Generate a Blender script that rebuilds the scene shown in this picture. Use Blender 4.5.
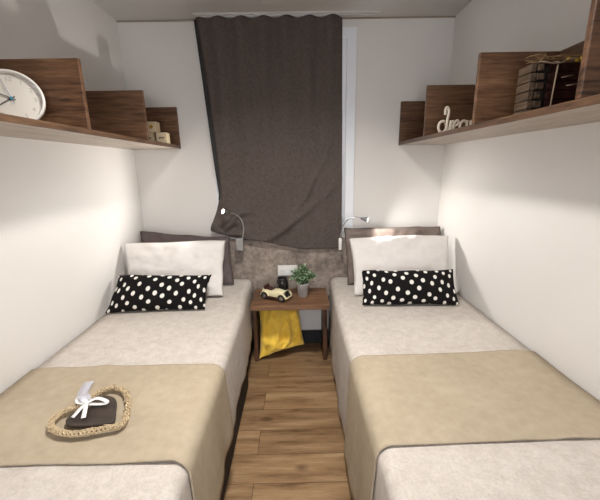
import bpy, bmesh, math, random
from mathutils import Vector, Matrix, noise
random.seed(7)
for o in list(bpy.data.objects): bpy.data.objects.remove(o)
sc = bpy.context.scene
COL = sc.collection
PI = math.pi

# ------------------------------------------------------------------ camera
XL, XR, YB, ZC = -1.0924, 1.0076, 2.3624, 2.2238
CZ, YAW, PIT, ROLL, FPX = 1.3324, 0.00702, 0.2445, -0.0169, 334.5
Fv = Vector((math.sin(YAW)*math.cos(PIT), math.cos(YAW)*math.cos(PIT), -math.sin(PIT)))
Rv = Vector((math.cos(YAW), -math.sin(YAW), 0)); Uv = Rv.cross(Fv)
R2 = Rv*math.cos(ROLL)+Uv*math.sin(ROLL); U2 = -Rv*math.sin(ROLL)+Uv*math.cos(ROLL)
cam = bpy.data.cameras.new('camera'); co = bpy.data.objects.new('camera', cam); COL.objects.link(co)
M = Matrix((R2, U2, -Fv)).transposed().to_4x4(); M.translation = Vector((0, 0, CZ))
co.matrix_world = M
cam.sensor_fit = 'HORIZONTAL'; cam.sensor_width = 36; cam.lens = FPX/600*36
cam.clip_start = .02
sc.camera = co
# ------------------------------------------------------------------ world, exposure
w = bpy.data.worlds.new('world'); sc.world = w; w.use_nodes = True
bg = w.node_tree.nodes['Background']; bg.inputs[0].default_value = (.90, .93, 1, 1); bg.inputs[1].default_value = 6.8
sc.view_settings.view_transform = 'Standard'; sc.view_settings.look = 'None'
sc.view_settings.gamma = 1; sc.view_settings.exposure = 0.10; sc.view_settings.use_curve_mapping = False
CEIL_W, SPOT_W = 20.0, (16.5, 9.5)      # power of the ceiling lamp, of the left and right reading lamps

# ------------------------------------------------------------------ materials
def S(r, g, b):
    f = lambda c: (c/255/12.92) if c/255 <= .04045 else ((c/255+.055)/1.055)**2.4
    return (f(r), f(g), f(b), 1)
class NT:
    def __init__(s, name, rough=.6, spec=.5, metal=0):
        s.m = bpy.data.materials.new(name); s.m.use_nodes = True; s.t = s.m.node_tree
        s.b = s.t.nodes['Principled BSDF']; s.b.inputs['Roughness'].default_value = rough
        s.b.inputs['Metallic'].default_value = metal; s.b.inputs['Specular IOR Level'].default_value = spec
    def n(s, ty, **kw):
        x = s.t.nodes.new(ty)
        for k, v in kw.items():
            if k in x.inputs.keys() if isinstance(k, str) else False: x.inputs[k].default_value = v
            else: setattr(x, k, v)
        return x
    def l(s, a, b): s.t.links.new(a, b)
    def coord(s, scale=(1, 1, 1), kind='Object', rot=(0, 0, 0), loc=(0, 0, 0)):
        c = s.n('ShaderNodeTexCoord'); m = s.n('ShaderNodeMapping')
        m.inputs['Scale'].default_value = scale; m.inputs['Rotation'].default_value = rot; m.inputs['Location'].default_value = loc
        s.l(c.outputs[kind], m.inputs['Vector']); return m.outputs[0]
    def ramp(s, fac, stops):
        r = s.n('ShaderNodeValToRGB'); e = r.color_ramp.elements
        while len(e) < len(stops): e.new(.5)
        for i, (p, c) in enumerate(stops): e[i].position = p; e[i].color = c
        s.l(fac, r.inputs[0]); return r.outputs[0]
    def noise(s, vec, scale, detail=4, rough=.55):
        x = s.n('ShaderNodeTexNoise'); x.inputs['Scale'].default_value = scale; x.inputs['Detail'].default_value = detail
        x.inputs['Roughness'].default_value = rough; s.l(vec, x.inputs['Vector']); return x.outputs['Fac']
    def col(s, c):
        if isinstance(c, tuple): s.b.inputs['Base Color'].default_value = c
        else: s.l(c, s.b.inputs['Base Color'])
    def bump(s, h, strength=.3, dist=.01):
        x = s.n('ShaderNodeBump'); x.inputs['Strength'].default_value = strength; x.inputs['Distance'].default_value = dist
        s.l(h, x.inputs['Height']); s.l(x.outputs[0], s.b.inputs['Normal'])
def plain(name, c, rough=.5, spec=.5, metal=0, var=.06, scale=20):
    m = NT(name, rough, spec, metal); v = m.coord()
    f = m.noise(v, scale)
    lo = tuple(max(0, x*(1-var)) for x in c[:3])+(1,); hi = tuple(min(1, x*(1+var)) for x in c[:3])+(1,)
    m.col(m.ramp(f, [(.3, lo), (.7, hi)])); return m.m
def wood(name, axis, cols, fine=1.0, rough=.45):
    sc_ = {'x': (1.0, 9, 12), 'y': (9, 1.0, 12), 'z': (9, 9, 1.0)}[axis]
    m = NT(name, rough, .35); v = m.coord(tuple(a*fine for a in sc_))
    f1 = m.noise(v, 2.2, 6, .6); f2 = m.noise(v, 9, 5, .7)
    mx = m.n('ShaderNodeMix'); mx.data_type = 'FLOAT'; mx.inputs[0].default_value = .5
    m.l(f1, mx.inputs[2]); m.l(f2, mx.inputs[3])
    m.col(m.ramp(mx.outputs[0], [(.37, cols[0]), (.45, cols[1]), (.54, cols[2]), (.66, cols[3])]))
    m.bump(f2, .08, .004); return m.m
WAL = [S(42, 28, 19), S(82, 56, 38), S(101, 72, 50), S(126, 94, 67)]
mt_wx = wood('walnut_along_x', 'x', WAL); mt_wy = wood('walnut_along_y', 'y', [S(40, 28, 20), S(74, 53, 38), S(90, 66, 48), S(108, 82, 60)])  # along-y walnut darkened in its colour to offset lamp light on shelf edges
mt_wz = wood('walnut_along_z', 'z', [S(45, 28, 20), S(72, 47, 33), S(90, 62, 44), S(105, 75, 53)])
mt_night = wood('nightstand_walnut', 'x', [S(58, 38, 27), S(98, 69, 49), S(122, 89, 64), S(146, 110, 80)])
mt_under_lit = wood('walnut_underside_lit', 'y', [S(138, 124, 112), S(153, 140, 127), S(165, 153, 140), S(176, 165, 153)])  # same walnut painted paler, the light on the underside put into its colour
mt_wall = plain('wall_panel_white', S(213, 209, 204), .5, .3, 0, .015, 3)
mt_ceil = plain('ceiling_panel', S(190, 186, 181), .7, .2, 0, .02, 3)
mt_white = plain('white_lacquer', S(225, 228, 232), .35, .5, 0, .01)
mt_black = plain('black_plinth', S(22, 20, 20), .6)
mt_dark = plain('dark_base', S(30, 24, 21), .8)
mt_seam = plain('seam_strip', S(150, 138, 124), .6)
mt_glassw = NT('window_glass', .05); mt_glassw.b.inputs['Transmission Weight'].default_value = 1; mt_glassw.b.inputs['IOR'].default_value = 1.1; mt_glassw = mt_glassw.m

def floor_mat():
    m = NT('oak_laminate', .42, .35)
    v = m.coord((1, 1, 1), loc=(0.21, -1.165+.152*10, 0))
    br = m.n('ShaderNodeTexBrick'); br.offset = .37; br.offset_frequency = 2; br.squash = 1
    for k, val in (('Scale', 1.0), ('Mortar Size', .0014), ('Mortar Smooth', .3), ('Bias', 0.0), ('Brick Width', .78), ('Row Height', .152)):
        br.inputs[k].default_value = val
    br.inputs['Color1'].default_value = (0, 0, 0, 1); br.inputs['Color2'].default_value = (1, 1, 1, 1); br.inputs['Mortar'].default_value = (.5, .5, .5, 1)
    m.l(v, br.inputs['Vector'])
    # grain shifted plank by plank
    add = m.n('ShaderNodeVectorMath'); add.operation = 'MULTIPLY_ADD'
    m.l(br.outputs['Color'], add.inputs[0]); add.inputs[1].default_value = (7, 5, 3); m.l(v, add.inputs[2])
    mp = m.n('ShaderNodeMapping'); mp.inputs['Scale'].default_value = (1.6, 14, 1); m.l(add.outputs[0], mp.inputs[0])
    f1 = m.noise(mp.outputs[0], 1.7, 6, .62); f2 = m.noise(mp.outputs[0], 8, 5, .7)
    mx = m.n('ShaderNodeMix'); mx.data_type = 'FLOAT'; mx.inputs[0].default_value = .27; m.l(f1, mx.inputs[2]); m.l(f2, mx.inputs[3])
    c = m.ramp(mx.outputs[0], [(.31, S(94, 69, 46)), (.44, S(138, 108, 77)), (.55, S(157, 127, 93)), (.68, S(176, 148, 114))])
    # knots
    mk = m.n('ShaderNodeMapping'); mk.inputs['Scale'].default_value = (3.2, 6.2, 1); m.l(add.outputs[0], mk.inputs[0])
    vo = m.n('ShaderNodeTexVoronoi'); vo.inputs['Scale'].default_value = 1.15; m.l(mk.outputs[0], vo.inputs['Vector'])
    kn = m.ramp(vo.outputs['Distance'], [(.03, (.32, .26, .22, 1)), (.17, (1, 1, 1, 1))])
    mul = m.n('ShaderNodeMix'); mul.data_type = 'RGBA'; mul.blend_type = 'MULTIPLY'; mul.inputs[0].default_value = .8
    m.l(c, mul.inputs[6]); m.l(kn, mul.inputs[7])
    tone = m.ramp(br.outputs['Color'], [(0, (.80, .79, .78, 1)), (1, (1.0, 1.0, 1.0, 1))])
    mu2 = m.n('ShaderNodeMix'); mu2.data_type = 'RGBA'; mu2.blend_type = 'MULTIPLY'; mu2.inputs[0].default_value = 1
    m.l(mul.outputs[2], mu2.inputs[6]); m.l(tone, mu2.inputs[7])
    mo = m.n('ShaderNodeMix'); mo.data_type = 'RGBA'; m.l(br.outputs['Fac'], mo.inputs[0]); m.l(mu2.outputs[2], mo.inputs[6]); mo.inputs[7].default_value = S(66, 44, 28)
    m.col(mo.outputs[2]); m.bump(f2, .06, .003); return m.m
mt_floor = floor_mat()
def fabric(name, c1, c2, sc1=9, weave=420, rough=.95, bump=.25, sheen=0, fine=60):
    m = NT(name, rough, .15); v = m.coord()
    a = m.noise(v, sc1, 5, .65); b = m.noise(v, fine, 3, .6)
    mx = m.n('ShaderNodeMix'); mx.data_type = 'FLOAT'; mx.inputs[0].default_value = .45; m.l(a, mx.inputs[2]); m.l(b, mx.inputs[3])
    m.col(m.ramp(mx.outputs[0], [(.36, c1), (.62, c2)]))
    h = m.noise(v, weave, 2); m.bump(h, bump, .002)
    m.b.inputs['Sheen Weight'].default_value = sheen; return m.m
mt_spread = fabric('chenille_beige', S(181, 172, 163), S(202, 194, 186), 26, 160, bump=.5, fine=120)
mt_runner = fabric('runner_tan', S(163, 149, 128), S(176, 162, 140), 4, 350, bump=.2, rough=.85, fine=30)
mt_runnerback = mt_runner
mt_curtain = fabric('curtain_taupe', S(73, 65, 61), S(92, 83, 78), 60, 300, bump=.3, fine=200)
mt_velvet = fabric('headboard_velvet', S(108, 97, 89), S(166, 152, 140), 8, 200, rough=.6, bump=.2, sheen=.3, fine=34)
mt_greyp = fabric('satin_taupe', S(84, 73, 72), S(98, 87, 85), 7, 260, rough=.5, bump=.1, fine=30)
mt_greyp2 = fabric('satin_taupe_light', S(104, 92, 86), S(124, 111, 103), 7, 260, rough=.42, bump=.1, fine=30)
mt_whitep = fabric('cotton_white', S(211, 205, 200), S(219, 214, 209), 6, 300, bump=.1, fine=20)
mt_yellow = fabric('plush_yellow', S(234, 190, 66), S(246, 210, 92), 12, 250, bump=.4, sheen=.2, fine=60)
mt_piping = plain('piping_taupe', S(80, 68, 66), .7)
def dots_mat():
    m = NT('polka_dot_cotton', .9, .15); v = m.coord((1, 1, 1), kind='UV', rot=(0, 0, .5))
    vo = m.n('ShaderNodeTexVoronoi'); vo.voronoi_dimensions = '2D'; vo.inputs['Scale'].default_value = 1; vo.inputs['Randomness'].default_value = .3
    m.l(v, vo.inputs['Vector'])
    m.col(m.ramp(vo.outputs['Distance'], [(.205, S(222, 218, 210)), (.235, S(20, 18, 18))]))
    h = m.noise(m.coord(), 300, 2); m.bump(h, .15, .002); return m.m
mt_dots = dots_mat()
mt_steel = plain('brushed_steel', S(170, 170, 172), .3, .5, .9, .03)
mt_lampbody = plain('lamp_grey_metal', S(150, 148, 146), .35, .5, .6)
mt_glow = NT('lamp_glow', .4); mt_glow.b.inputs['Emission Color'].default_value = (1, .95, .86, 1); mt_glow.b.inputs['Emission Strength'].default_value = 9; mt_glow = mt_glow.m
mt_socket = plain('socket_plastic', S(226, 224, 220), .35, .5, 0, .01)
mt_hole = plain('socket_hole', S(120, 116, 112), .6)
mt_cream = plain('cream_paint', S(226, 216, 176), .35, .5, 0, .03)
mt_tyre = plain('tyre_rubber', S(26, 24, 24), .7)
mt_maroon = plain('maroon_seat', S(62, 28, 24), .6)
mt_chrome = plain('chrome', S(190, 190, 190), .2, .5, .9, .01)
mt_zinc = plain('galvanised_zinc', S(186, 184, 182), .5, .5, 0, .12, 30)
mt_soil = plain('soil', S(50, 38, 28), .95)
mt_leaf = plain('leaf_green', S(74, 106, 66), .5, .4, 0, .35, 40)
mt_leaf2 = plain('leaf_pale', S(160, 182, 150), .5, .4, 0, .2, 40)
mt_stem = plain('stem_green', S(60, 70, 40), .7)
mt_smoke = NT('smoked_glass', .12, .5); mt_smoke.col(S(48, 46, 46)); mt_smoke.b.inputs['Transmission Weight'].default_value = .35; mt_smoke = mt_smoke.m
mt_wax = plain('wax', S(150, 140, 126), .6)
mt_clockrim = plain('clock_rim_white', S(222, 218, 210), .35, .5, 0, .01)
mt_face = plain('clock_face', S(214, 208, 198), .6, .3, 0, .01)
mt_num = plain('pale_numeral', S(172, 166, 158), .7)
mt_hand = plain('clock_hand_grey', S(84, 78, 78), .5)
mt_second = plain('second_hand_blue', S(96, 120, 150), .5)
mt_hub = plain('hub_teal', S(62, 136, 158), .4)
mt_block = plain('block_wood', S(206, 186, 154), .7, .3, 0, .06, 30)
mt_print = plain('block_print', S(84, 66, 50), .8)
mt_printy = plain('block_print_gold', S(176, 132, 56), .8)
mt_letter = plain('letter_cream', S(216, 204, 188), .55, .3, 0, .03)
mt_slatd = wood('box_slat_dark', 'y', [S(22, 9, 9), S(38, 15, 15), S(50, 21, 19), S(62, 28, 25)])
mt_slatl = wood('box_slat_pale', 'y', [S(50, 40, 32), S(74, 60, 48), S(90, 75, 60), S(112, 94, 78)])  # paler slats for the left end and left side of the box
mt_twig = plain('twig', S(142, 114, 84), .8, .3, 0, .2)
mt_gap_shade = plain('straw_gap_shade', S(96, 76, 52), .9, .3, 0, .2)  # wreath core darkened, the shade between strands put into its colour
mt_cord = plain('cord_pale', S(158, 140, 118), .8)
mt_gold = plain('gold_bead', S(204, 168, 60), .35, .5, .5)
mt_wick = plain('wicker', S(184, 164, 132), .8, .3, 0, .3, 90)
mt_plaque = wood('plaque_dark', 'x', [S(40, 33, 29), S(50, 41, 36), S(58, 48, 42), S(66, 55, 48)])
mt_ribbon = plain('ribbon_white', S(232, 230, 228), .5, .4, 0, .02)
mt_org = NT('organza', .5); mt_org.col(S(214, 214, 226)); mt_org.b.inputs['Alpha'].default_value = .45; mt_org = mt_org.m

# ------------------------------------------------------------------ helpers
def empty(name, loc, label, cat, group=None):
    o = bpy.data.objects.new(name, None); COL.objects.link(o); o.location = loc; o.empty_display_size = .05
    o['label'] = label; o['category'] = cat
    if group: o['group'] = group
    return o
def tag(o, label, cat, group=None):
    o['label'] = label; o['category'] = cat
    if group: o['group'] = group
    return o
def obj(name, bm, mats, parent=None, smooth=False, bevel=0, subs=0, label=None, origin=None):
    """vertices are given in world space; the object sits at its parent's base (or at origin)"""
    me = bpy.data.meshes.new(name)
    off = Vector(origin) if origin else Vector((0, 0, 0))
    p = parent
    while p is not None: off = off+p.location; p = p.parent
    o = bpy.data.objects.new(name, me); COL.objects.link(o)
    if parent:
        o.parent = parent; wl = Vector((0, 0, 0))
        bmesh.ops.translate(bm, verts=bm.verts, vec=-off)
    elif origin:
        o.location = off; bmesh.ops.translate(bm, verts=bm.verts, vec=-off)
    bmesh.ops.recalc_face_normals(bm, faces=bm.faces)
    bm.to_mesh(me); bm.free()
    if not isinstance(mats, (list, tuple)): mats = [mats]
    for m in mats: me.materials.append(m)
    if smooth:
        for f in me.polygons: f.use_smooth = True
    if bevel:
        b = o.modifiers.new('bevel', 'BEVEL'); b.width = bevel; b.segments = 2; b.limit_method = 'ANGLE'; b.angle_limit = math.radians(40)
    if subs:
        s = o.modifiers.new('subdiv', 'SUBSURF'); s.levels = subs; s.render_levels = subs
    if label: o['label'] = label
    return o
def B(): return bmesh.new()
def box(bm, x0, x1, y0, y1, z0, z1, mat=0, M=None):
    vs = [bm.verts.new((x, y, z)) for x in (x0, x1) for y in (y0, y1) for z in (z0, z1)]
    fs = [(0, 1, 3, 2), (4, 6, 7, 5), (0, 4, 5, 1), (2, 3, 7, 6), (0, 2, 6, 4), (1, 5, 7, 3)]
    out = []
    for f in fs:
        fc = bm.faces.new([vs[i] for i in f]); fc.material_index = mat; out.append(fc)
    if M is not None: bmesh.ops.transform(bm, matrix=M, verts=vs)
    return out
def lathe(bm, prof, M=None, n=32, cap0=True, cap1=True, mat=0):
    rings = []; vs = []
    for r, z in prof:
        ring = [bm.verts.new((r*math.cos(2*PI*i/n), r*math.sin(2*PI*i/n), z)) for i in range(n)]
        rings.append(ring); vs += ring
    for a, b in zip(rings, rings[1:]):
        for i in range(n):
            bm.faces.new((a[i], a[(i+1) % n], b[(i+1) % n], b[i])).material_index = mat
    if cap0: bm.faces.new(rings[0][::-1]).material_index = mat
    if cap1: bm.faces.new(rings[-1]).material_index = mat
    if M is not None: bmesh.ops.transform(bm, matrix=M, verts=vs)
def tube(bm, pts, r, n=8, closed=False, flat=1.0, mat=0):
    pts = [Vector(p) for p in pts]; N = len(pts); rings = []
    rr = r if callable(r) else (lambda t: r)
    up = None
    for i, p in enumerate(pts):
        a = pts[(i-1) % N] if (closed or i > 0) else pts[0]; b = pts[(i+1) % N] if (closed or i < N-1) else pts[-1]
        t = (b-a).normalized()
        if up is None: up = t.orthogonal().normalized()
        up = (up-t*up.dot(t)); up = up.normalized() if up.length > 1e-6 else t.orthogonal().normalized()
        s = t.cross(up); R_ = rr(i/max(1, N-1))
        rings.append([bm.verts.new(p+(up*math.cos(2*PI*k/n)*R_+s*math.sin(2*PI*k/n)*R_*flat)) for k in range(n)])
    for i in range(N if closed else N-1):
        a = rings[i]; b = rings[(i+1) % N]; sh = 0
        if closed and i == N-1:   # best match
            sh = min(range(n), key=lambda q: (a[0].co-b[q].co).length)
        for k in range(n):
            bm.faces.new((a[k], a[(k+1) % n], b[(k+1+sh) % n], b[(k+sh) % n])).material_index = mat
    if not closed:
        bm.faces.new(rings[0][::-1]).material_index = mat; bm.faces.new(rings[-1]).material_index = mat
def smoothpts(pts, k=6, closed=False):
    pts = [Vector(p) for p in pts]; N = len(pts); out = []
    for i in range(N if closed else N-1):
        g = (lambda j: pts[j % N]) if closed else (lambda j: pts[max(0, min(N-1, j))])
        p0, p1, p2, p3 = g(i-1), g(i), g(i+1), g(i+2)
        for q in range(k):
            t = q/k
            out.append(.5*((2*p1)+(-p0+p2)*t+(2*p0-5*p1+4*p2-p3)*t*t+(-p0+3*p1-3*p2+p3)*t**3))
    if not closed: out.append(pts[-1])
    return out
def extrude_poly(bm, pts, d, mat=0):
    """pts: closed planar outline (world), d: extrusion vector"""
    d = Vector(d); a = [bm.verts.new(p) for p in pts]; b = [bm.verts.new(Vector(p)+d) for p in pts]
    bm.faces.new(a).material_index = mat; bm.faces.new(b[::-1]).material_index = mat
    for i in range(len(pts)):
        j = (i+1) % len(pts); bm.faces.new((a[i], b[i], b[j], a[j])).material_index = mat
def struct(name, bm, m, parent=None, **k):
    o = obj(name, bm, m, parent, **k)
    if parent is None: o['kind'] = 'structure'
    return o
def lerp(tab, t):
    for (a, va), (b, vb) in zip(tab, tab[1:]):
        if t <= b: return va+(vb-va)*max(0, (t-a)/(b-a))
    return tab[-1][1]

# ------------------------------------------------------------------ room shell
YF = -1.0; T = .06
bm = B(); box(bm, XL-T, XR+T, YF-1.2, YB+T, -.05, 0); struct('floor', bm, mt_floor)
bm = B(); box(bm, XL-T, XR+T, YF-T, YB+T, ZC, ZC+.05); struct('ceiling', bm, mt_ceil)
bm = B(); box(bm, XL-T, XL, YF-T, YB+T, 0, ZC); struct('wall_left', bm, mt_wall)
bm = B(); box(bm, XR, XR+T, YF-T, YB+T, 0, ZC); struct('wall_right', bm, mt_wall)
WX0, WX1, WZ0, WZ1 = -.50, .335, .93, 2.12       # window opening
bm = B()
box(bm, XL, WX0, YB, YB+T, 0, ZC); box(bm, WX1, XR, YB, YB+T, 0, ZC)
box(bm, WX0, WX1, YB, YB+T, 0, WZ0); box(bm, WX0, WX1, YB, YB+T, WZ1, ZC)
struct('wall_back', bm, mt_wall)
bm = B()                                             # wall behind the camera with an open doorway
box(bm, XL, -.42, YF-T, YF, 0, ZC); box(bm, .36, XR, YF-T, YF, 0, ZC); box(bm, -.42, .36, YF-T, YF, 2.02, ZC)
struct('wall_front', bm, mt_wall)
# window
def frame(bm, x0, x1, z0, z1, wd, y0, y1):
    box(bm, x0, x0+wd, y0, y1, z0, z1); box(bm, x1-wd, x1, y0, y1, z0, z1)
    box(bm, x0+wd, x1-wd, y0, y1, z0, z0+wd); box(bm, x0+wd, x1-wd, y0, y1, z1-wd, z1)
bm = B(); frame(bm, WX0-.055, .396, WZ0-.05, 2.168, .058, YB-.018, YB)
win = struct('window_1', bm, mt_white, bevel=.003)
bm = B(); frame(bm, WX0, WX1, WZ0, WZ1, .035, YB+.005, YB+.04); obj('sash', bm, mt_white, win, bevel=.003)
bm = B(); box(bm, WX0+.03, WX1-.03, YB+.02, YB+.024, WZ0+.03, WZ1-.03); obj('pane', bm, mt_glassw, win)
# seams and baseboard
bm = B(); box(bm, XL, XR, YB-.008, YB, ZC-.007, ZC); struct('trim_1', bm, mt_seam)
bm = B(); box(bm, -.33, .26, YB-.014, YB, 0, .105); struct('baseboard_back', bm, mt_black)

# ceiling detector (round, near the curtain rail)
e = empty('smoke_detector', (-.108, 2.11, ZC), 'round white detector on the ceiling just in front of the curtain', 'smoke detector')
bm = B(); lathe(bm, [(.070, 0), (.072, -.003), (.072, -.009), (.066, -.013)], Matrix.Translation((-.108, 2.11, ZC)), 40); obj('base', bm, mt_ceil, e, smooth=False, bevel=.002)
bm = B(); lathe(bm, [(.046, -.012), (.046, -.016), (.038, -.019)], Matrix.Translation((-.108, 2.11, ZC)), 32); obj('cover', bm, mt_ceil, e)
# ceiling lamp above the bed gap
def ceiling_lamp(x, y):
    e = empty('ceiling_lamp', (x, y, ZC), 'round ceiling lamp between the two shelves', 'lamp')
    bm = B(); lathe(bm, [(.15, 0), (.155, -.01), (.15, -.02)], Matrix.Translation((x, y, ZC)), 40); obj('rim', bm, mt_white, e)
    m = NT('lamp_diffuser', .5); m.b.inputs['Emission Color'].default_value = (1, .93, .84, 1); m.b.inputs['Emission Strength'].default_value = 4
    bm = B(); lathe(bm, [(.135, -.018), (.12, -.03), (.07, -.036)], Matrix.Translation((x, y, ZC)), 40); obj('diffuser', bm, m.m, e, smooth=True)
    l = bpy.data.lights.new('ceiling_light', 'AREA'); l.shape = 'DISK'; l.size = .2; l.energy = CEIL_W; l.spread = math.radians(140); l.color = (1, .97, .93)
    o = bpy.data.objects.new('ceiling_light', l); COL.objects.link(o); o.parent = e; o.location = (0, 0, -.045)
ceiling_lamp(-.08, 1.05)

# ------------------------------------------------------------------ shelves
ZS = 1.460; ZT = 1.482; DT = .018
def shelf(side):
    DH = .240 if side < 0 else .252
    if side < 0:
        xw, xf, ys, lab = XL, -.773, [.80, 1.333, 1.85, YB-DT-.001], 'walnut wall shelf on the left holding the clock and wooden blocks'
    else:
        xw, xf, ys, lab = XR, .694, [.872, 1.376, 1.895, YB-DT-.001], 'walnut wall shelf on the right holding the white letters and slatted box'
    a, b = min(xw, xf), max(xw, xf); y0 = -.05
    e = empty('wall_shelf', ((a+b)/2, (y0+YB)/2, ZS), lab, 'shelf', 'stepped wall shelves')
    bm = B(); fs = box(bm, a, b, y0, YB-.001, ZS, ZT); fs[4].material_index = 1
    o = obj('shelf_board', bm, [mt_wy, mt_under_lit], e, bevel=.002)
    for i, y in enumerate(ys):
        bm = B(); box(bm, a, b, y, y+DT, ZT, ZT+DH); obj('divider', bm, mt_wx, e, bevel=.003)
    bm = B()
    xb0, xb1 = (xw, xw+DT) if side < 0 else (xw-DT, xw)
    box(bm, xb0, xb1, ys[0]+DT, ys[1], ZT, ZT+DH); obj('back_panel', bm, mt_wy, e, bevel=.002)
    return e
shelf(-1); shelf(1)

# ------------------------------------------------------------------ beds
BZ = .552; YH = 2.305
def xe(s, y):
    return lerp([(.3, -.312), (1.8, -.314), (2.0, -.333), (2.4, -.333)] if s < 0 else [(.3, .222), (1.2, .215), (1.7, .213), (1.95, .218), (2.3, .232)], y)
def prof(s, y, off=0.0, hem=.17, z0=BZ, wave=0.0, out=0.0):
    """cross-section points from the wall to the hem of the draped side; off = outward offset"""
    xw = XL+.006 if s < 0 else XR-.006
    e_ = xe(s, y)-s*off; r = .045+off; pts = []      # s<0: inner edge lies to +x
    d = -s                                            # direction from wall to aisle
    n = 14
    for i in range(n+1):
        x = xw+(e_-d*r-xw)*i/n
        z = z0+off+.004*noise.noise(Vector((x*5, y*4, s)))-.010*math.exp(-abs(x-xw)/.03)
        pts.append((x, z))
    for k in range(1, 8):
        a = k/8*PI/2; pts.append((e_-d*r+d*r*math.sin(a), z0+off-r+r*math.cos(a)))
    m = 12
    for i in range(m+1):
        t = i/m; z = (z0+off-r)*(1-t)+hem*t
        x = e_+d*(out*t+wave*t*math.sin(y*17+s)+wave*.5*t*math.sin(y*41+2*s))
        pts.append((x, z))
    return pts
def drape(name, s, ys, off, th, hemf, mat, wave, out, slant=None, parent=None, wf=None):
    bm = B(); O = []; I = []
    for j, y in enumerate(ys):
        po = prof(s, y, off, hemf(y), wave=wave, out=out); pi = prof(s, y, off-th, hemf(y), wave=wave, out=out)
        f = (j/(len(ys)-1))
        def yy(x): return y+(slant(x, f) if slant else 0)
        def zz(x, z, o):
            return z+(wf(x, y) if (wf and z > BZ-.02) else 0)
        O.append([bm.verts.new((x, yy(x), zz(x, z, 1))) for x, z in po]); I.append([bm.verts.new((x, yy(x), zz(x, z, 0))) for x, z in pi])
    n = len(O[0])
    for j in range(len(ys)-1):
        for i in range(n-1):
            bm.faces.new((O[j][i], O[j][i+1], O[j+1][i+1], O[j+1][i])); bm.faces.new((I[j][i], I[j+1][i], I[j+1][i+1], I[j][i+1]))
        bm.faces.new((O[j][0], O[j+1][0], I[j+1][0], I[j][0])); bm.faces.new((O[j][-1], I[j][-1], I[j+1][-1], O[j+1][-1]))
    for j in (0, len(ys)-1):
        for i in range(n-1): bm.faces.new((O[j][i], I[j][i], I[j][i+1], O[j][i+1]))
    return obj(name, bm, mat, parent, smooth=True, origin=None if parent else (0, 0, 0))
def frange(a, b, n): return [a+(b-a)*i/n for i in range(n+1)]
for s, nm in ((-1, 'left'), (1, 'right')):
    xa, xb = (XL+.01, -.345) if s < 0 else (.265, XR-.01)
    e = empty('bed', ((xa+xb)/2, 1.32, 0), 'single bed along the %s wall under a beige bedspread' % nm, 'bed', 'twin beds')
    bm = B(); box(bm, xa, xb, .37, YH-.005, 0.02, .30)
    if s < 0: box(bm, xb-.02, -.326, .38, 1.84, 0.0, .186)
    for fx in (xa+.03, xb-.07):
        for fy in (.42, YH-.1): box(bm, fx, fx+.04, fy, fy+.04, 0, .03)
    obj('bed_base', bm, mt_dark, e)
    xm = (xa, -.348) if s < 0 else (.265, xb)
    bm = B(); box(bm, xm[0], xm[1], .36, YH-.004, .30, BZ-.022); obj('mattress', bm, mt_whitep, e, bevel=.03)
    hem = (lambda y: .205+.012*math.sin(y*9)) if s < 0 else (lambda y: .07+.012*math.sin(y*8))
    o = drape('bedspread', s, frange(.35, YH, 70), 0, .008, hem, mt_spread, .004, .008)
    tag(o, 'beige chenille bedspread covering the %s bed' % nm, 'bedspread', 'beige bedspreads')
    # runner
    if s < 0:
        y0, y1 = .748, 1.212; sl = lambda x, f: 0
        hemr = lambda y: .215+.02*math.sin(y*6)
    else:
        y0, y1 = .785, 1.245; sl = lambda x, f: (.02*(1-f)+.03*f)*max(0, (x-.25))
        hemr = lambda y: .09+.02*math.sin(y*5)
    def wf(x, y, s=s):
        v = noise.noise(Vector((x*3.2+y*2.0, y*1.2-x*.6, 3+s)))
        return .002+.006*max(0, .35-abs(v))*(1+math.sin(9*(x+y*.8)+6*v))+.005*math.exp(-((x*.9+y-(1.55 if s > 0 else .45)+.05*math.sin(y*9))/.018)**2)+.004*math.exp(-((x*1.3+y-(1.62 if s > 0 else .2)+.03*math.sin(y*11))/.016)**2)
    o = drape('bed_runner', s, frange(y0, y1, 60), .0065, .0045, hemr, mt_runner, .006, .016, sl, wf=wf)
    tag(o, ('tan bed runner across the left bed under the wicker heart' if s < 0 else 'tan bed runner lying bare across the right bed'), 'bed runner', 'tan bed runners')

# headboard
bm = B(); box(bm, XL+.003, XR-.003, 2.312, YB-.001, .40, .835)
o = struct_hb = obj('headboard', bm, mt_velvet, bevel=.012); tag(o, 'long taupe velvet headboard panel on the back wall behind both beds', 'headboard')

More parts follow.
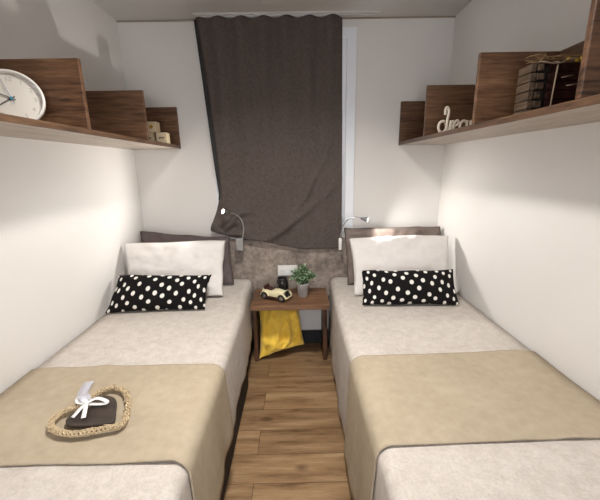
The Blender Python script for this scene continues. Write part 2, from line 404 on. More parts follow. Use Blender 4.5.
# ------------------------------------------------------------------ curtain and rail
bm = B(); box(bm, -.585, .52, 2.262, 2.302, ZC-.005, ZC)
box(bm, -.60, .52, 2.262, 2.267, ZC-.010, ZC-.005); box(bm, -.60, .52, 2.297, 2.302, ZC-.010, ZC-.005)
o = obj('curtain_rail', bm, mt_ceil); tag(o, 'white curtain rail on the ceiling above the window', 'curtain rail')
def fold(v, w_): return math.exp(-(v/w_)**2)
def curtain():
    NX, NZ = 150, 130; bm = B()
    LT = [(.80, -.60), (.93, -.595), (1.02, -.560), (1.10, -.535), (1.155, -.525), (1.27, -.530), (1.446, -.542), (1.864, -.570), (2.21, -.594)]
    HZ = [(-.62, .915), (-.50, .885), (-.453, .865), (-.36, .845), (-.247, .838), (-.123, .800), (.016, .772), (.31, .770)]
    bx, bz = -.49, .885
    P = {}
    for j in range(NZ+1):
        t = j/NZ
        for i in range(NX+1):
            s = i/NX; zt = 2.206
            xh = -.6+s*.905
            z = zt+(lerp(HZ, xh)-zt)*t
            xl = lerp(LT, z); xr = .296+.012*t; x = xl+(xr-xl)*s
            top = max(0, 1-t*1.6)
            y = 2.262+.0
            y += (.006+.010*top)*math.sin(s*2*PI*6.5+1.2*math.sin(z*2))*(1-.4*t)
            y += .008*noise.noise(Vector((x*5+z*1.2, z*1.1, 0)))
            # folds fanning out of the bunch tucked by the left pillow
            dx, dz = x-bx, z-bz; d = math.hypot(dx, dz)+1e-4; a = math.atan2(dz, dx)
            fan = math.exp(-d/.28)
            y -= .020*fan*math.sin(a*5.0+.6+d*6)*min(1, d/.08)*(1+.3*math.sin(a*11))
            y -= .016*fold(d, .09)
            y -= .014*fold(z-(.965+.35*(x+.5)+.02*math.sin(x*30)), .016)*fold(x+.42, .13)+.016*fold(z-(.925+.05*math.sin((x+.5)*9)), .014)*fold(x+.43, .15)
            # large swag: from the bunch, sweeping down and up to the right
            q = z-(.83+.55*max(0, x+.25)**1.25*1.6+.25*max(0, -.25-x)); y -= .024*math.exp(-(q/.030)**2)*min(1, max(0, x+.5)*3)*max(0, 1-max(0, x+.0)*2.2)
            q2 = z-(.93+2.4*max(0, x+.10)**1.3); y -= .022*math.exp(-(q2/.055)**2)*min(1, max(0, x+.28)*4)*max(0, 1-max(0, z-1.2)*1.6)
            # left selvedge turns back to the wall
            if s < .03: y += .045*(1-s/.03)**.7*min(1, max(0, (z-1.0)*3))
            if s > .985: y += .012*(s-.985)/.015
            y = 2.288+(y-2.27) if y > 2.27 else y+.018
            zz = z+(.006*math.sin(s*2*PI*6.5+.5) if j == 0 else 0)
            P[i, j] = bm.verts.new((x, min(y, 2.308 if z < .86 else 2.345), zz))
    for j in range(NZ):
        for i in range(NX): bm.faces.new((P[i, j], P[i+1, j], P[i+1, j+1], P[i, j+1]))
    e = empty('curtain', (-.13, 2.27, 2.2), 'dark taupe curtain covering the window, its lower left corner bunched up', 'curtain')
    o = obj('curtain_cloth', bm, mt_curtain, e, smooth=True)
    b2 = B(); R_ = []  # narrow black strip just behind the left edge of the cloth
    for k in range(61):
        z = 2.2-(2.2-1.12)*k/60; x = lerp(LT, z); wd = .007*min(1, (z-1.11)*5)+.001
        R_.append([b2.verts.new(v) for v in ((x-wd, 2.300, z), (x+.03, 2.312, z), (x+.03, 2.309, z), (x-wd, 2.297, z))])
    for a_, b_ in zip(R_, R_[1:]):
        for q in range(4): b2.faces.new((a_[q], a_[(q+1) % 4], b_[(q+1) % 4], b_[q]))
    b2.faces.new(R_[0]); b2.faces.new(R_[-1][::-1]); obj('edge_strip', b2, mt_tyre, e, label='black strip along the left curtain edge')
    so = o.modifiers.new('thick', 'SOLIDIFY'); so.thickness = .003; so.offset = 0
curtain()

# ------------------------------------------------------------------ pillows
def pillow(name, bl, br, tr, tl, th, mat, label, cat='pillow', group=None, pull=(.05, .06), wr=.006, n=44, uvs=None, edge=None, seed=0, back=.75, wsc=5, expo=.42, sag=0.0, cr=0.0, floor_z=None):
    bl, br, tr, tl = map(Vector, (bl, br, tr, tl)); bm = B(); uvl = bm.loops.layers.uv.new('UVMap')
    nrm = ((br-bl).cross(tl-bl)).normalized()
    if nrm.y > 0: nrm = -nrm                       # front side faces the camera
    def pos(u, v, side):
        uu = u*(1-pull[0]*(1-v*v)*u*u); vv = v*(1-pull[1]*(1-u*u)*v*v)
        a = (uu+1)/2; b = (vv+1)/2
        p = bl*(1-a)*(1-b)+br*a*(1-b)+tr*a*b+tl*(1-a)*b
        e_ = max(0, (1-u*u)*(1-v*v))
        h = th*.5*(e_**expo)
        nz = noise.noise(Vector((u*wsc*.7+seed, v*wsc*.5, side*3+seed)))+.5*noise.noise(Vector((u*wsc*2.1+seed, v*wsc*1.3, side*5)))
        rad = math.sin(math.atan2(v*.6, u)*14+seed)*(u*u+v*v)*.35
        h2 = h+wr*(nz+rad)*min(1, e_*5)
        if cr:
            m1 = noise.noise(Vector((u*1.5+v*.9+seed, v*1.1-u*.6, seed))); m2 = noise.noise(Vector((u*3.1-v*2+seed*2, v*2.3+u, seed)))
            h2 += cr*(1-4.2*abs(m1)+.5-1.8*abs(m2))*min(1, e_*3)
        if side < 0: h2 *= back
        q = p+nrm*(h2 if side > 0 else -h2)
        wob = .007*(u*u+v*v)*.5
        q += (br-bl).normalized()*wob*noise.noise(Vector((v*2.3+seed, seed*2, u)))+Vector((0, 0, 1))*wob*1.3*noise.noise(Vector((u*2.6+seed, seed*3, v)))
        q.z += -sag*math.sin((u+1)/2*PI)*max(0, v)
        if floor_z is not None: q.z = max(q.z, floor_z)
        return q
    V = {}
    for side in (1, -1):
        for i in range(n+1):
            for j in range(n+1):
                u = -math.cos(PI*i/n)*.35+(2*i/n-1)*.65; v = -math.cos(PI*j/n)*.35+(2*j/n-1)*.65
                bd = i in (0, n) or j in (0, n)
                if side < 0 and bd: V[i, j, -1] = V[i, j, 1]
                else: V[i, j, side] = bm.verts.new(pos(u, v, side))
        for i in range(n):
            for j in range(n):
                f = bm.faces.new((V[i, j, side], V[i+1, j, side], V[i+1, j+1, side], V[i, j+1, side]))
                su, sv = uvs or (1, 1)
                for lp, (a, b) in zip(f.loops, ((i, j), (i+1, j), (i+1, j+1), (i, j+1))): lp[uvl].uv = (a/n*su+seed*3.37, b/n*sv+(side<0)*17.3)
    ctr = (bl+br)/2
    border = [V[i, 0, 1].co.copy() for i in range(n)]+[V[n, j, 1].co.copy() for j in range(n)]+[V[i, n, 1].co.copy() for i in range(n, 0, -1)]+[V[0, j, 1].co.copy() for j in range(n, 0, -1)]
    if edge:
        e = empty(name, ctr, label, cat, group); obj('pillow_body', bm, mat, e, smooth=True)
        b2 = B(); tube(b2, border, .0035, 6, closed=True); obj('piping', b2, edge, e, smooth=True)
        return e
    o = obj(name, bm, mat, smooth=True, origin=ctr); tag(o, label, cat, group); return o
Z = BZ+.008
pillow('pillow', (-1.055, 2.16, Z), (-.437, 2.15, Z+.005), (-.468, 2.262, .865), (-1.075, 2.272, .918), .09, mt_greyp,
       'dark taupe satin pillow on the left bed, leaning on the headboard behind the white one', group='taupe pillows', edge=mt_piping, seed=1.3, pull=(.02, .04))
pillow('pillow', (.332, 2.115, Z), (.955, 2.15, Z), (.985, 2.262, .918), (.322, 2.262, .915), .09, mt_greyp2,
       'shiny taupe satin pillow on the right bed, leaning on the headboard behind the white one', group='taupe pillows', edge=mt_piping, seed=4.1, pull=(.02, .03), wr=.011)
pillow('pillow', (-1.06, 1.96, Z+.01), (-.462, 1.935, Z+.004), (-.466, 2.125, .878), (-1.074, 2.03, .884), .13, mt_whitep,
       'large white pillow on the left bed behind the dotted cushion', group='white pillows', seed=2.2, pull=(.035, .02), sag=-.004, wr=.010)
pillow('pillow', (.342, 1.915, Z+.004), (.95, 1.96, Z+.01), (.968, 2.085, .888), (.335, 2.135, .868), .13, mt_whitep,
       'large white pillow on the right bed behind the dotted cushion', group='white pillows', seed=5.7, pull=(.035, .02), sag=-.012, wr=.010)
pillow('cushion', (-1.075, 1.728, Z), (-.527, 1.755, Z), (-.508, 1.875, .722), (-1.055, 1.885, .735), .11, mt_dots,
       'black cushion with white polka dots on the left bed', 'cushion', 'black polka dot cushions', seed=3.0, uvs=(12.0, 4.1), pull=(.045, .07), wr=.004)
pillow('cushion', (.358, 1.765, Z), (.905, 1.745, Z), (.915, 1.875, .728), (.374, 1.88, .735), .11, mt_dots,
       'black cushion with white polka dots on the right bed', 'cushion', 'black polka dot cushions', seed=6.4, uvs=(12.0, 4.1), pull=(.03, .07), wr=.004)

# ------------------------------------------------------------------ nightstand
NZ_ = .470
e = empty('nightstand', (-.075, 2.17, 0), 'small walnut bench-like nightstand between the beds', 'nightstand')
bm = B(); box(bm, -.314, .198, 1.985, 2.305, NZ_-.03, NZ_); obj('tabletop', bm, mt_night, e, bevel=.003)
for x0 in (-.316, .166):
    bm = B(); box(bm, x0, x0+.026, 2.105, 2.295, 0, NZ_-.03); obj('side_panel', bm, mt_wz, e, bevel=.003)
pillow('cushion', (-.285, 2.115, .012), (.035, 2.20, .075), (-.005, 2.285, .375), (-.285, 2.22, .405), .12, mt_yellow,
       'crumpled yellow plush cushion stuffed under the nightstand', 'cushion', seed=8.2, wr=.014, cr=.020, pull=(.05, .08), wsc=2.4, floor_z=.004)

# plant
def plant(x, y, z):
    e = empty('potted_plant', (x, y, z), 'small bushy green plant in a zinc pot on the nightstand', 'plant')
    T_ = Matrix.Translation((x, y, z))
    bm = B(); lathe(bm, [(.033, 0), (.041, .088), (.043, .09), (.043, .094), (.039, .094), (.037, .08)], T_, 32, cap1=False); obj('pot', bm, mt_zinc, e, smooth=True)
    bm = B(); lathe(bm, [(.0365, .076), (.0365, .082)], T_, 24); obj('soil', bm, mt_soil, e)
    st = B(); lf = B()
    for k in range(76):
        a = random.uniform(0, 2*PI); sp = random.random()**.6
        top = Vector((x+math.cos(a)*.088*sp, y+math.sin(a)*.07*sp, z+.225-.085*sp*sp+random.uniform(-.03, .0)))
        b0 = Vector((x+math.cos(a)*.015, y+math.sin(a)*.015, z+.08))
        mid = (b0+top)/2+Vector((0, 0, .015)); path = smoothpts([b0, mid, top], 4)
        tube(st, path, .0011, 5)
        for q in range(9):
            p = path[min(len(path)-1, 2+q % (len(path)-2))]
            d = Vector((random.uniform(-1, 1), random.uniform(-1, 1), random.uniform(-.2, 1))).normalized()
            L = random.uniform(.014, .023); wv = d.orthogonal().normalized(); wv.rotate(Matrix.Rotation(random.uniform(0, 6), 3, d)); up = wv.cross(d)
            W_ = L*.33; mi = 1 if random.random() < .4 else 0
            pts = [p, p+d*L*.4+wv*W_, p+d*L+up*.002, p+d*L*.4-wv*W_]; c = p+d*L*.5-up*.003
            vs = [lf.verts.new(v) for v in pts]; vc = lf.verts.new(c)
            for i2 in range(4): lf.faces.new((vs[i2], vs[(i2+1) % 4], vc)).material_index = mi
    obj('stems', st, mt_stem, e); obj('foliage', lf, [mt_leaf, mt_leaf2], e)
plant(.030, 2.155, NZ_)
# smoked glass candle jar
e = empty('candle_jar', (-.112, 2.235, NZ_), 'dark smoked glass candle jar behind the toy car', 'candle holder')
T_ = Matrix.Translation((-.112, 2.235, NZ_))
bm = B(); lathe(bm, [(.028, 0), (.039, .012), (.043, .04), (.041, .075), (.034, .100), (.036, .108), (.033, .108), (.030, .10), (.037, .075), (.039, .04), (.034, .016), (.01, .012)], T_, 32); obj('jar', bm, mt_smoke, e, smooth=True)
bm = B(); lathe(bm, [(.033, .018), (.036, .045), (.034, .05)], T_, 24); c = obj('candle', bm, mt_wax, e, smooth=True)
bm = B(); tube(bm, [(-.112, 2.235, NZ_+.05), (-.111, 2.235, NZ_+.062)], .001, 6); obj('wick', bm, mt_tyre, e)

# toy car
def toy_car():
    ang = math.radians(-29); cx, cy = -.152, 2.115
    Mw = Matrix.Translation((cx, cy, NZ_)) @ Matrix.Rotation(ang, 4, 'Z') @ Matrix.Scale(1.08, 4)
    e = empty('toy_car', (cx, cy, NZ_), 'cream vintage open-top toy car on the nightstand', 'toy car')
    def fin(bm): bmesh.ops.transform(bm, matrix=Mw, verts=bm.verts); return bm
    # body: lofted sections along x (front = +x)
    bm = B(); secs = [(-.092, .020, .030, .046), (-.085, .026, .024, .060), (-.055, .031, .022, .064), (-.02, .031, .022, .060), (.010, .029, .022, .064), (.015, .027, .022, .066), (.05, .023, .024, .062), (.073, .019, .026, .060)]
    rings = []
    for x, hw, z0, z1 in secs:
        r = [(-hw, z0), (-hw*1.03, (z0+z1)/2), (-hw*.85, z1-.004), (-hw*.4, z1), (hw*.4, z1), (hw*.85, z1-.004), (hw*1.03, (z0+z1)/2), (hw, z0)]
        rings.append([bm.verts.new((x, a, b)) for a, b in r])
    for a, b in zip(rings, rings[1:]):
        for k in range(8): bm.faces.new((a[k], a[(k+1) % 8], b[(k+1) % 8], b[k]))
    bm.faces.new(rings[0]); bm.faces.new(rings[-1][::-1]); obj('body', fin(bm), mt_cream, e, bevel=.002)
    bm = B(); box(bm, -.068, -.012, -.024, .024, .058, .067)
    box(bm, -.074, -.062, -.025, .025, .060, .082); obj('seat', fin(bm), mt_maroon, e, bevel=.003)
    bm = B(); box(bm, .074, .079, -.019, .019, .026, .062)
    for k in range(5): box(bm, .079, .081, -.014+k*.0065, -.012+k*.0065, .030, .058)
    obj('grille', fin(bm), mt_tyre, e, bevel=.001)
    bm = B(); frame_pts = [(.004, -.024, .062), (-.002, -.023, .09), (-.002, .023, .09), (.004, .024, .062)]
    tube(bm, frame_pts, .0018, 6); obj('windscreen_frame', fin(bm), mt_chrome, e)
    for fx in (-.060, .062):
        for sy in (-1, 1):
            bm = B(); lathe(bm, [(.014, -.006), (.022, -.006), (.024, -.003), (.024, .003), (.022, .006), (.014, .006)], Matrix.Translation((fx, sy*.037, .024)) @ Matrix.Rotation(PI/2, 4, 'X'), 24)
            wl = obj('wheel', fin(bm), mt_tyre, e, smooth=False)
            bm = B(); lathe(bm, [(.0145, -.0065), (.0145, .0065)], Matrix.Translation((fx, sy*.037, .024)) @ Matrix.Rotation(PI/2, 4, 'X'), 20)
            lathe(bm, [(.004, -.009), (.004, .009)], Matrix.Translation((fx, sy*.037, .024)) @ Matrix.Rotation(PI/2, 4, 'X'), 12)
            obj('hubcap', fin(bm), mt_chrome, e)
            bm = B(); arc = [(fx+.029*math.cos(a), sy*.036,   .024+.029*math.sin(a)) for a in [PI*.02+PI*.96*q/10 for q in range(11)]]
            arc = [(p[0], p[1], p[2]) for p in arc]; up = []
            for w_ in (-.008, .008): up.append([bm.verts.new((p[0], p[1]+w_, p[2])) for p in arc])
            up2 = []
            for w_ in (-.008, .008): up2.append([bm.verts.new((fx+(p[0]-fx)*.93, p[1]+w_, .024+(p[2]-.024)*.93)) for p in arc])
            for q in range(10):
                bm.faces.new((up[0][q], up[0][q+1], up[1][q+1], up[1][q])); bm.faces.new((up2[0][q], up2[1][q], up2[1][q+1], up2[0][q+1]))
                bm.faces.new((up[0][q], up2[0][q], up2[0][q+1], up[0][q+1])); bm.faces.new((up[1][q], up[1][q+1], up2[1][q+1], up2[1][q]))
            for q in (0, 10): bm.faces.new((up[0][q], up[1][q], up2[1][q], up2[0][q]))
            obj('fender', fin(bm), mt_cream, e)
    bm = B(); tube(bm, [(.092, -.036, .026), (.095, -.02, .026), (.095, .02, .026), (.092, .036, .026)], .0035, 8); tube(bm, [(.075, -.012, .026), (.095, -.012, .026)], .002, 6); tube(bm, [(.075, .012, .026), (.095, .012, .026)], .002, 6)
    obj('bumper', fin(bm), mt_cream, e, smooth=True)
    for sy in (-1, 1):
        bm = B(); lathe(bm, [(.003, -.01), (.0075, 0), (.0065, .003)], Matrix.Translation((.078, sy*.024, .052)) @ Matrix.Rotation(PI/2, 4, 'Y'), 16)
        tube(bm, [(.074, sy*.014, .050), (.076, sy*.022, .050)], .002, 6)
        obj('headlight', fin(bm), mt_chrome, e)
    bm = B(); box(bm, -.055, .05, -.043, -.031, .016, .020); box(bm, -.055, .05, .031, .043, .016, .020); obj('running_board', fin(bm), mt_maroon, e)
    bm = B(); pts = [(-.016+.001*math.sin(a), .0105+.0095*math.cos(a), .080+.0095*math.sin(a)) for a in [2*PI*q/16 for q in range(16)]]
    tube(bm, pts, .0012, 5, closed=True); tube(bm, [(-.016, .0105, .080), (-.004, .0105, .064)], .0012, 5); obj('steering_wheel', fin(bm), mt_tyre, e)
toy_car()

# socket on headboard
e = empty('wall_socket', (-.075, 2.312, .605), 'white double socket on the headboard behind the plant', 'socket')
bm = B(); box(bm, -.146, -.005, 2.303, 2.312, .568, .645); obj('plate', bm, mt_socket, e, bevel=.003)
for cx in (-.110, -.041):
    bm = B(); lathe(bm, [(.021, 0), (.022, .003), (.018, .004)], Matrix.Translation((cx, 2.303, .606)) @ Matrix.Rotation(PI/2, 4, 'X'), 28); ins = obj('insert', bm, mt_socket, e)
    for dx in (-.008, .008):
        bm = B(); lathe(bm, [(.0028, .0035), (.0028, .0052)], Matrix.Translation((cx+dx, 2.303, .606)) @ Matrix.Rotation(PI/2, 4, 'X'), 10); obj('hole', bm, mt_hole, ins)

# ------------------------------------------------------------------ reading lamps
def reading_lamp(base, path, aim, label):
    """clamp box on the headboard, gooseneck, conical LED head shining along aim"""
    bx, by, bz, hw, hh = base
    e = empty('reading_lamp', (bx, by, bz-hh), label, 'lamp', 'gooseneck reading lamps')
    bm = B(); box(bm, bx-hw, bx+hw, by-.012, by+.012, bz-hh, bz+hh); obj('clamp_box', bm, mt_socket if base[0] > 0 else mt_lampbody, e, bevel=.004)
    bm = B(); tube(bm, smoothpts(path, 8), .0042, 8); obj('gooseneck', bm, mt_steel, e, smooth=True)
    h = Vector(path[-1]); d = Vector(aim).normalized()
    Mh = Matrix.Translation(h) @ d.to_track_quat('Z', 'Y').to_matrix().to_4x4()
    bm = B(); lathe(bm, [(.006, -.006), (.009, 0), (.013, .02), (.017, .038), (.018, .044), (.0155, .044), (.0145, .038)], Mh, 24); hd = obj('lamp_head', bm, mt_steel, e, smooth=True)
    bm = B(); lathe(bm, [(.0145, .0385), (.0145, .0425), (.008, .0445)], Mh, 20); obj('led', bm, mt_glow, hd)
    l = bpy.data.lights.new('reading_light', 'SPOT'); l.energy = SPOT_W[base[0] > 0]; l.spot_size = math.radians(150); l.spot_blend = .8; l.color = (1, .97, .93); l.shadow_soft_size = .012
    o = bpy.data.objects.new('reading_light', l); COL.objects.link(o); o.parent = e
    o.location = (h+d*.052)-e.location; o.rotation_euler = d.to_track_quat('-Z', 'Y').to_euler()
reading_lamp((-.394, 2.225, .826, .026, .043), [(-.372, 2.225, .868), (-.362, 2.225, .935), (-.372, 2.215, .995), (-.408, 2.20, 1.035), (-.448, 2.18, 1.046)], (-.66, -.66, .34), 'grey gooseneck reading lamp with lit head at the left bed')
reading_lamp((.290, 2.225, .815, .010, .040), [(.291, 2.225, .855), (.306, 2.222, .93), (.338, 2.217, .980), (.385, 2.212, .998), (.428, 2.208, .992)], (.86, -.36, -.20), 'thin gooseneck reading lamp arching over the right taupe pillow')

# ------------------------------------------------------------------ clock
def clock():
    r = .094; yc = 1.250; xc = -.972; th = .026
    tilt = math.radians(12)
    zc = ZT+r*math.cos(tilt)+.001
    # disc axis points to -y, tilted upward
    Mc = Matrix.Translation((xc, yc, zc)) @ Matrix.Rotation(math.radians(33), 4, 'Z') @ Matrix.Rotation(PI/2-tilt, 4, 'X')     # local z -> towards the viewer
    e = empty('clock', (xc, yc, ZT), 'round white wall clock leaning on the left shelf', 'clock')
    def fin(bm): bmesh.ops.transform(bm, matrix=Mc, verts=bm.verts); return bm
    bm = B(); lathe(bm, [(r*.9, -th/2), (r, -th/2+.004), (r, th/2-.003), (r-.003, th/2), (r-.008, th/2), (r-.012, th/2-.010), (r-.014, th/2-.018)], None, 64); obj('rim', fin(bm), mt_clockrim, e, smooth=True)
    bm = B(); lathe(bm, [(r-.012, th/2-.018), (r-.012, th/2-.014)], None, 64); fc = obj('dial', fin(bm), mt_face, e)
    zf = th/2-.0135
    for hnum in range(1, 13):
        cu = bpy.data.curves.new('num', 'FONT'); cu.body = str(hnum); cu.size = .020; cu.align_x = 'CENTER'; cu.align_y = 'CENTER'; cu.extrude = .0002
        to = bpy.data.objects.new('num', cu); COL.objects.link(to)
        dg = bpy.context.evaluated_depsgraph_get(); me = bpy.data.meshes.new_from_object(to.evaluated_get(dg)); bpy.data.objects.remove(to)
        bm = B(); bm.from_mesh(me); a = PI/2-hnum*PI/6
        bmesh.ops.translate(bm, verts=bm.verts, vec=((r*.70)*math.cos(a), (r*.70)*math.sin(a), zf))
        obj('numeral', fin(bm), mt_num, fc)
    def hand(nm, ang, L, w_, z, mat, tail=.012):
        bm = B(); box(bm, -tail, L, -w_, w_, z, z+.0008, M=Matrix.Rotation(ang, 4, 'Z')); obj(nm, fin(bm), mat, e)
    hand('hour_hand', math.radians(216), .062, .0020, zf+.002, mt_hand)
    hand('minute_hand', math.radians(157), .082, .0016, zf+.0035, mt_hand)
    hand('second_hand', math.radians(109), .080, .0007, zf+.005, mt_second, .02)
    bm = B(); lathe(bm, [(.0048, zf), (.0048, zf+.007), (.003, zf+.008)], None, 20); obj('hub', fin(bm), mt_hub, e)
clock()

# ------------------------------------------------------------------ wooden blocks
def block(x, y, z, rz, label, gold=False):
    s = .031; e = empty('wooden_block', (x, y, z), label, 'block', 'printed wooden blocks')
    Mb = Matrix.Translation((x, y, z+s)) @ Matrix.Rotation(rz, 4, 'Z')
    bm = B(); box(bm, -s, s, -s, s, -s, s, M=Mb); obj('cube', bm, mt_block, e, bevel=.003)
    bm = B()
    if gold: lathe(bm, [(.011, 0), (.011, .0006)], Mb @ Matrix.Translation((0, -s, .002)) @ Matrix.Rotation(PI/2, 4, 'X'), 16)
    else:
        for k in range(4): box(bm, -.016+k*.009, -.011+k*.009, -s-.0006, -s, -.006+(k % 2)*.002, .006, M=Mb)
        box(bm, -.016, .016, -s-.0006, -s, -.0015, .0015, M=Mb)
    obj('print', bm, mt_printy if gold else mt_print, e)
block(-.806, 2.15, ZT, .05, 'pale wooden block with dark print, lower right of the stack of three')
block(-.884, 2.16, ZT, -.08, 'pale wooden block with dark print, lower left of the stack of three')
block(-.862, 2.155, ZT+.0625, .03, 'pale wooden block with gold print, on top of the other two', True)

# ------------------------------------------------------------------ "dream" lettering
def lettering():
    u = .056; x0 = .722; y = 1.79; z0 = ZT+.007
    e = empty('dream_sign', (x0+.13, y, ZT), 'cream cursive letters reading dream on the right shelf', 'decorative letters')
    def ell(cx, cy, rx, ry, a0, a1, n=18): return [(cx+rx*math.cos(math.radians(a0+(a1-a0)*i/n)), cy+ry*math.sin(math.radians(a0+(a1-a0)*i/n))) for i in range(n+1)]
    L = {
     'd': [ell(.42, .48, .36, .48, 60, 400), [(.80, .1), (.82, 1.0), (.92, 1.75), (.72, 2.12), (.58, 1.9), (.62, 1.5)], [(.80, .2), (.9, .0), (1.08, .12)]],
     'r': [[(1.02, .05), (1.12, .55), (1.18, 1.0), (1.2, .9), (1.42, .95)], [(1.18, .95), (1.16, .4), (1.18, .02)]],
     'e': [[(1.42, .5), (1.62, .55), (1.88, .75), (1.74, 1.0), (1.5, .8), (1.44, .4), (1.62, .03), (1.86, .1), (2.02, .3)]],
     'a': [ell(2.34, .48, .32, .48, 50, 390), [(2.66, 1.0), (2.66, .3), (2.78, .02), (2.92, .15)]],
     'm': [[(2.98, .98), (3.0, .5), (3.0, .02)], [(3.0, .55), (3.12, .95), (3.32, .98), (3.40, .7), (3.40, .02)], [(3.40, .55), (3.52, .95), (3.74, .98), (3.84, .7), (3.84, .15), (3.96, .03), (4.1, .2)]],
    }
    for ch in 'dream':
        bm = B()
        for st in L[ch]:
            pts = smoothpts([(x0+px*.0555, y, z0+py*u) for px, py in st], 5)
            tube(bm, pts, .0068, 8)
        obj('letter', bm, mt_letter, e, smooth=True)
lettering()

# ------------------------------------------------------------------ slatted box with twigs
def slat_box():
    W_, D_, z0, z1 = .192, .070, ZT, 1.654
    c = Vector((.888, 1.255, ZT)); Mb = Matrix.Translation((c.x, c.y, 0)) @ Matrix.Rotation(math.radians(-1), 4, 'Z')
    e = empty('slatted_box', c, 'dark slatted wooden box tied with cord on the right shelf', 'box')
    def fin(bm): bmesh.ops.transform(bm, matrix=Mb, verts=bm.verts); return bm
    xa, xb, ya, yb = -W_/2, W_/2, -D_/2, D_/2
    bm = B(); box(bm, xa+.004, xb-.004, ya+.005, yb-.005, z0, z1-.008); obj('box_core', fin(bm), mt_black, e)
    n = 6; h = (z1-z0)/n; xs = xa+.040
    for k in range(n):
        za, zb = z0+k*h+.0015, z0+(k+1)*h-.0015
        bm = B(); box(bm, xs+.022, xb, ya, ya+.006, za, zb); box(bm, xs+.022, xb, yb-.006, yb, za, zb); box(bm, xb-.005, xb, ya+.006, yb-.006, za, zb); obj('slat', fin(bm), mt_slatd, e, bevel=.0015)
        bm = B(); j = .004*math.sin(k*2.3); box(bm, xa, xa+.018+j*.4, ya-.001, ya+.006, za, zb); box(bm, xa, xa+.006, ya+.006, yb, za, zb); obj('slat', fin(bm), mt_slatl, e, bevel=.0015, label='pale grey slat')
        bm = B(); box(bm, xa+.022, xs+.004+j, ya-.003, ya+.006, za+.004, zb-.002); obj('slat', fin(bm), mt_slatl, e, bevel=.0015, label='short pale slat')
    bm = B(); box(bm, xa, xb, ya, yb, z1-.006, z1); obj('lid', fin(bm), mt_slatd, e, bevel=.002)
    bm = B(); xc = xa+.082
    tube(bm, [(xc-.004, ya-.004, z0+.003), (xc+.002, ya-.004, z1+.002), (xc+.002, ya+.01, z1+.005), (xc, yb+.003, z1+.005)], .0026, 6)
    tube(bm, smoothpts([(xa+.02, ya-.003, z1+.004), (xa+.08, ya-.006, z1-.004), (xc+.03, ya-.005, z1+.006), (xb-.05, ya-.005, z1+.012)], 5), .002, 6)
    tube(bm, [(xc+.04, ya-.0035, z0+.10), (xb-.03, ya-.0035, z0+.105)], .0015, 5); tube(bm, [(xc+.02, ya-.0035, z0+.125), (xb-.05, ya-.0035, z0+.132)], .0015, 5)
    obj('cord', fin(bm), mt_cord, e, smooth=True)
    bm = B()
    for k in range(30):
        p = Vector((random.uniform(xa+.05, xb-.07), random.uniform(ya+.005, ya+.05), z1+.005+random.uniform(0, .016)))
        d = Vector((random.choice((-1, 1)), random.uniform(-.3, .3), random.uniform(-.06, .14))); L = random.uniform(.05, .09)
        q = p+d*L*.5+Vector((0, 0, random.uniform(-.002, .012))); r_ = p+d*L
        for v in (p, q, r_): v.z = max(v.z, z1+.003); v.x = min(max(v.x, xa+.01), xb-.005)
        tube(bm, smoothpts([p, q, r_], 4), lambda t: .0026-.0014*t, 5)
    obj('twig_bundle', fin(bm), mt_twig, e)
    bm = B(); tube(bm, [(xa+.028, ya+.004, z1+.003), (xa+.042, ya+.004, z1+.028), (xa+.056, ya+.004, z1+.003)], .002, 5, closed=True); obj('triangle_charm', fin(bm), mt_twig, e)
    for (dx, dy, dz) in ((W_-.022, .01, .014), (W_-.030, .02, .010), (.125, .01, .012)):
        bm = B(); bmesh.ops.create_icosphere(bm, subdivisions=2, radius=.007, matrix=Matrix.Translation((xa+dx, ya+dy, z1+dz))); obj('gold_bead', fin(bm), mt_gold, e, smooth=True)
slat_box()

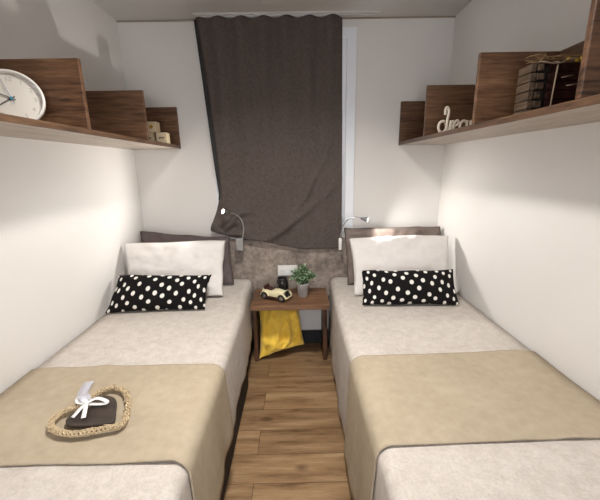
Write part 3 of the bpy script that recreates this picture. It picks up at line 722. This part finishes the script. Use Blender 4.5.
# ------------------------------------------------------------------ wicker heart on the left runner
def heart():
    zr = BZ+.0065+.008
    notch = Vector((-.728, .983, 0)); tip = Vector((-.552, .880, 0))
    # outline through measured points
    K = [(-0.712, 0.961),(-0.704, 1.011),(-0.672, 1.042),(-0.624, 1.029),(-0.58, 0.976),(-0.553, 0.914),(-0.544, 0.865),(-0.58, 0.852),(-0.631, 0.838),(-0.68, 0.832),(-0.73, 0.845),(-0.762, 0.869),(-0.771, 0.903),(-0.757, 0.929),(-0.733, 0.947)]
    e = empty('wicker_heart', (-.66, .95, zr), 'woven wicker heart wreath with dark plaque and white bow on the left runner', 'heart decoration')
    Rr = .0100
    base = smoothpts([(x, y, zr+Rr+.003) for x, y in K], 14, True); N = len(base)
    strands = 6
    bm = B(); tube(bm, base, .0050, 8, closed=True); obj('wreath_core', bm, mt_gap_shade, e, smooth=True)
    for sgrp in range(strands):
        bm = B(); path = []
        for i, p in enumerate(base):
            a = base[i-1]; b = base[(i+1) % N]; t = (b-a).normalized(); s_ = t.cross(Vector((0, 0, 1))).normalized()
            ph = 2*PI*sgrp/strands+2*PI*22*i/N*(1 if sgrp % 2 else -1)
            rr = Rr*.70+.0012*math.sin(i*1.7+sgrp)
            path.append(p+s_*rr*math.cos(ph)+Vector((0, 0, 1))*rr*math.sin(ph))
        tube(bm, path, .0026, 6, closed=True); obj('woven_strand', bm, mt_wick, e, smooth=True)
    bm = B()
    for k in range(90):
        i = random.randrange(N); p = base[i]; t = (base[(i+1) % N]-base[i-1]).normalized(); s_ = t.cross(Vector((0, 0, 1)))
        a = random.uniform(0, PI); c = p+s_*.009*math.cos(a)+Vector((0, 0, .009*math.sin(a)))
        d = (t+s_*random.uniform(-.6, .6)+Vector((0, 0, random.uniform(-.1, .4)))).normalized()*random.uniform(.007, .012)
        q = c+d; q.z = max(q.z, zr+.004); c.z = max(c.z, zr+.004)
        tube(bm, [c-d*.5, c, q], .0013, 5)
    obj('loose_straw', bm, mt_wick, e)['kind'] = 'stuff'
    Kp = [(-.690, .948), (-.700, .985), (-.686, 1.003), (-.655, 1.001), (-.622, .980), (-.598, .933), (-.578, .876), (-.624, .866), (-.674, .863), (-.712, .870), (-.732, .892), (-.728, .925), (-.712, .938)]
    pl = [(p.x, p.y, zr+.002) for p in smoothpts([(x, y, 0) for x, y in Kp], 6, True)]
    bm = B(); extrude_poly(bm, pl, (0, 0, .011)); obj('heart_plaque', bm, mt_plaque, e, bevel=.002)
    # bow
    k0 = Vector((-.700, .948, zr+.026))
    def strip(bm, pts, w_):
        pts = smoothpts(pts, 6); up = []; 
        for i, p in enumerate(pts):
            a = pts[max(0, i-1)]; b = pts[min(len(pts)-1, i+1)]; t = (b-a).normalized(); s_ = t.cross(Vector((0, 0, 1)));  s_ = s_.normalized() if s_.length > 1e-4 else Vector((1, 0, 0))
            up.append([bm.verts.new(p+s_*w_+Vector((0, 0, h))) for h in (0, .0012)]+[bm.verts.new(p-s_*w_+Vector((0, 0, h))) for h in (.0012, 0)])
        for a, b in zip(up, up[1:]):
            for q in range(4): bm.faces.new((a[q], a[(q+1) % 4], b[(q+1) % 4], b[q]))
        bm.faces.new(up[0][::-1]); bm.faces.new(up[-1])
    bm = B(); zt = zr+.016
    strip(bm, [k0, (-.672, .958, zt+.020), (-.645, .956, zt+.014), (-.636, .951, zt+.007), (-.668, .948, zt+.006), k0], .0065)
    strip(bm, [k0, (-.702, .925, zt+.012), (-.712, .893, zt+.002)], .0065)
    strip(bm, [k0, (-.688, .922, zt+.010), (-.676, .890, zt+.002)], .0065)
    strip(bm, [k0, (-.722, .962, zt+.018), (-.740, .968, zt+.015), (-.728, .950, zt+.012), k0], .0065)
    bmesh.ops.create_icosphere(bm, subdivisions=2, radius=.0075, matrix=Matrix.Translation(k0)); obj('bow', bm, mt_ribbon, e, smooth=True)
    bm = B(); strip(bm, [k0+Vector((-.005, .006, 0)), (-.722, .972, zr+.036), (-.745, .995, zr+.012), (-.765, 1.030, zr+.006), (-.778, 1.075, zr+.005), (-.782, 1.095, zr+.005)], .017)
    obj('organza_ribbon', bm, mt_org, e, smooth=True)
heart()
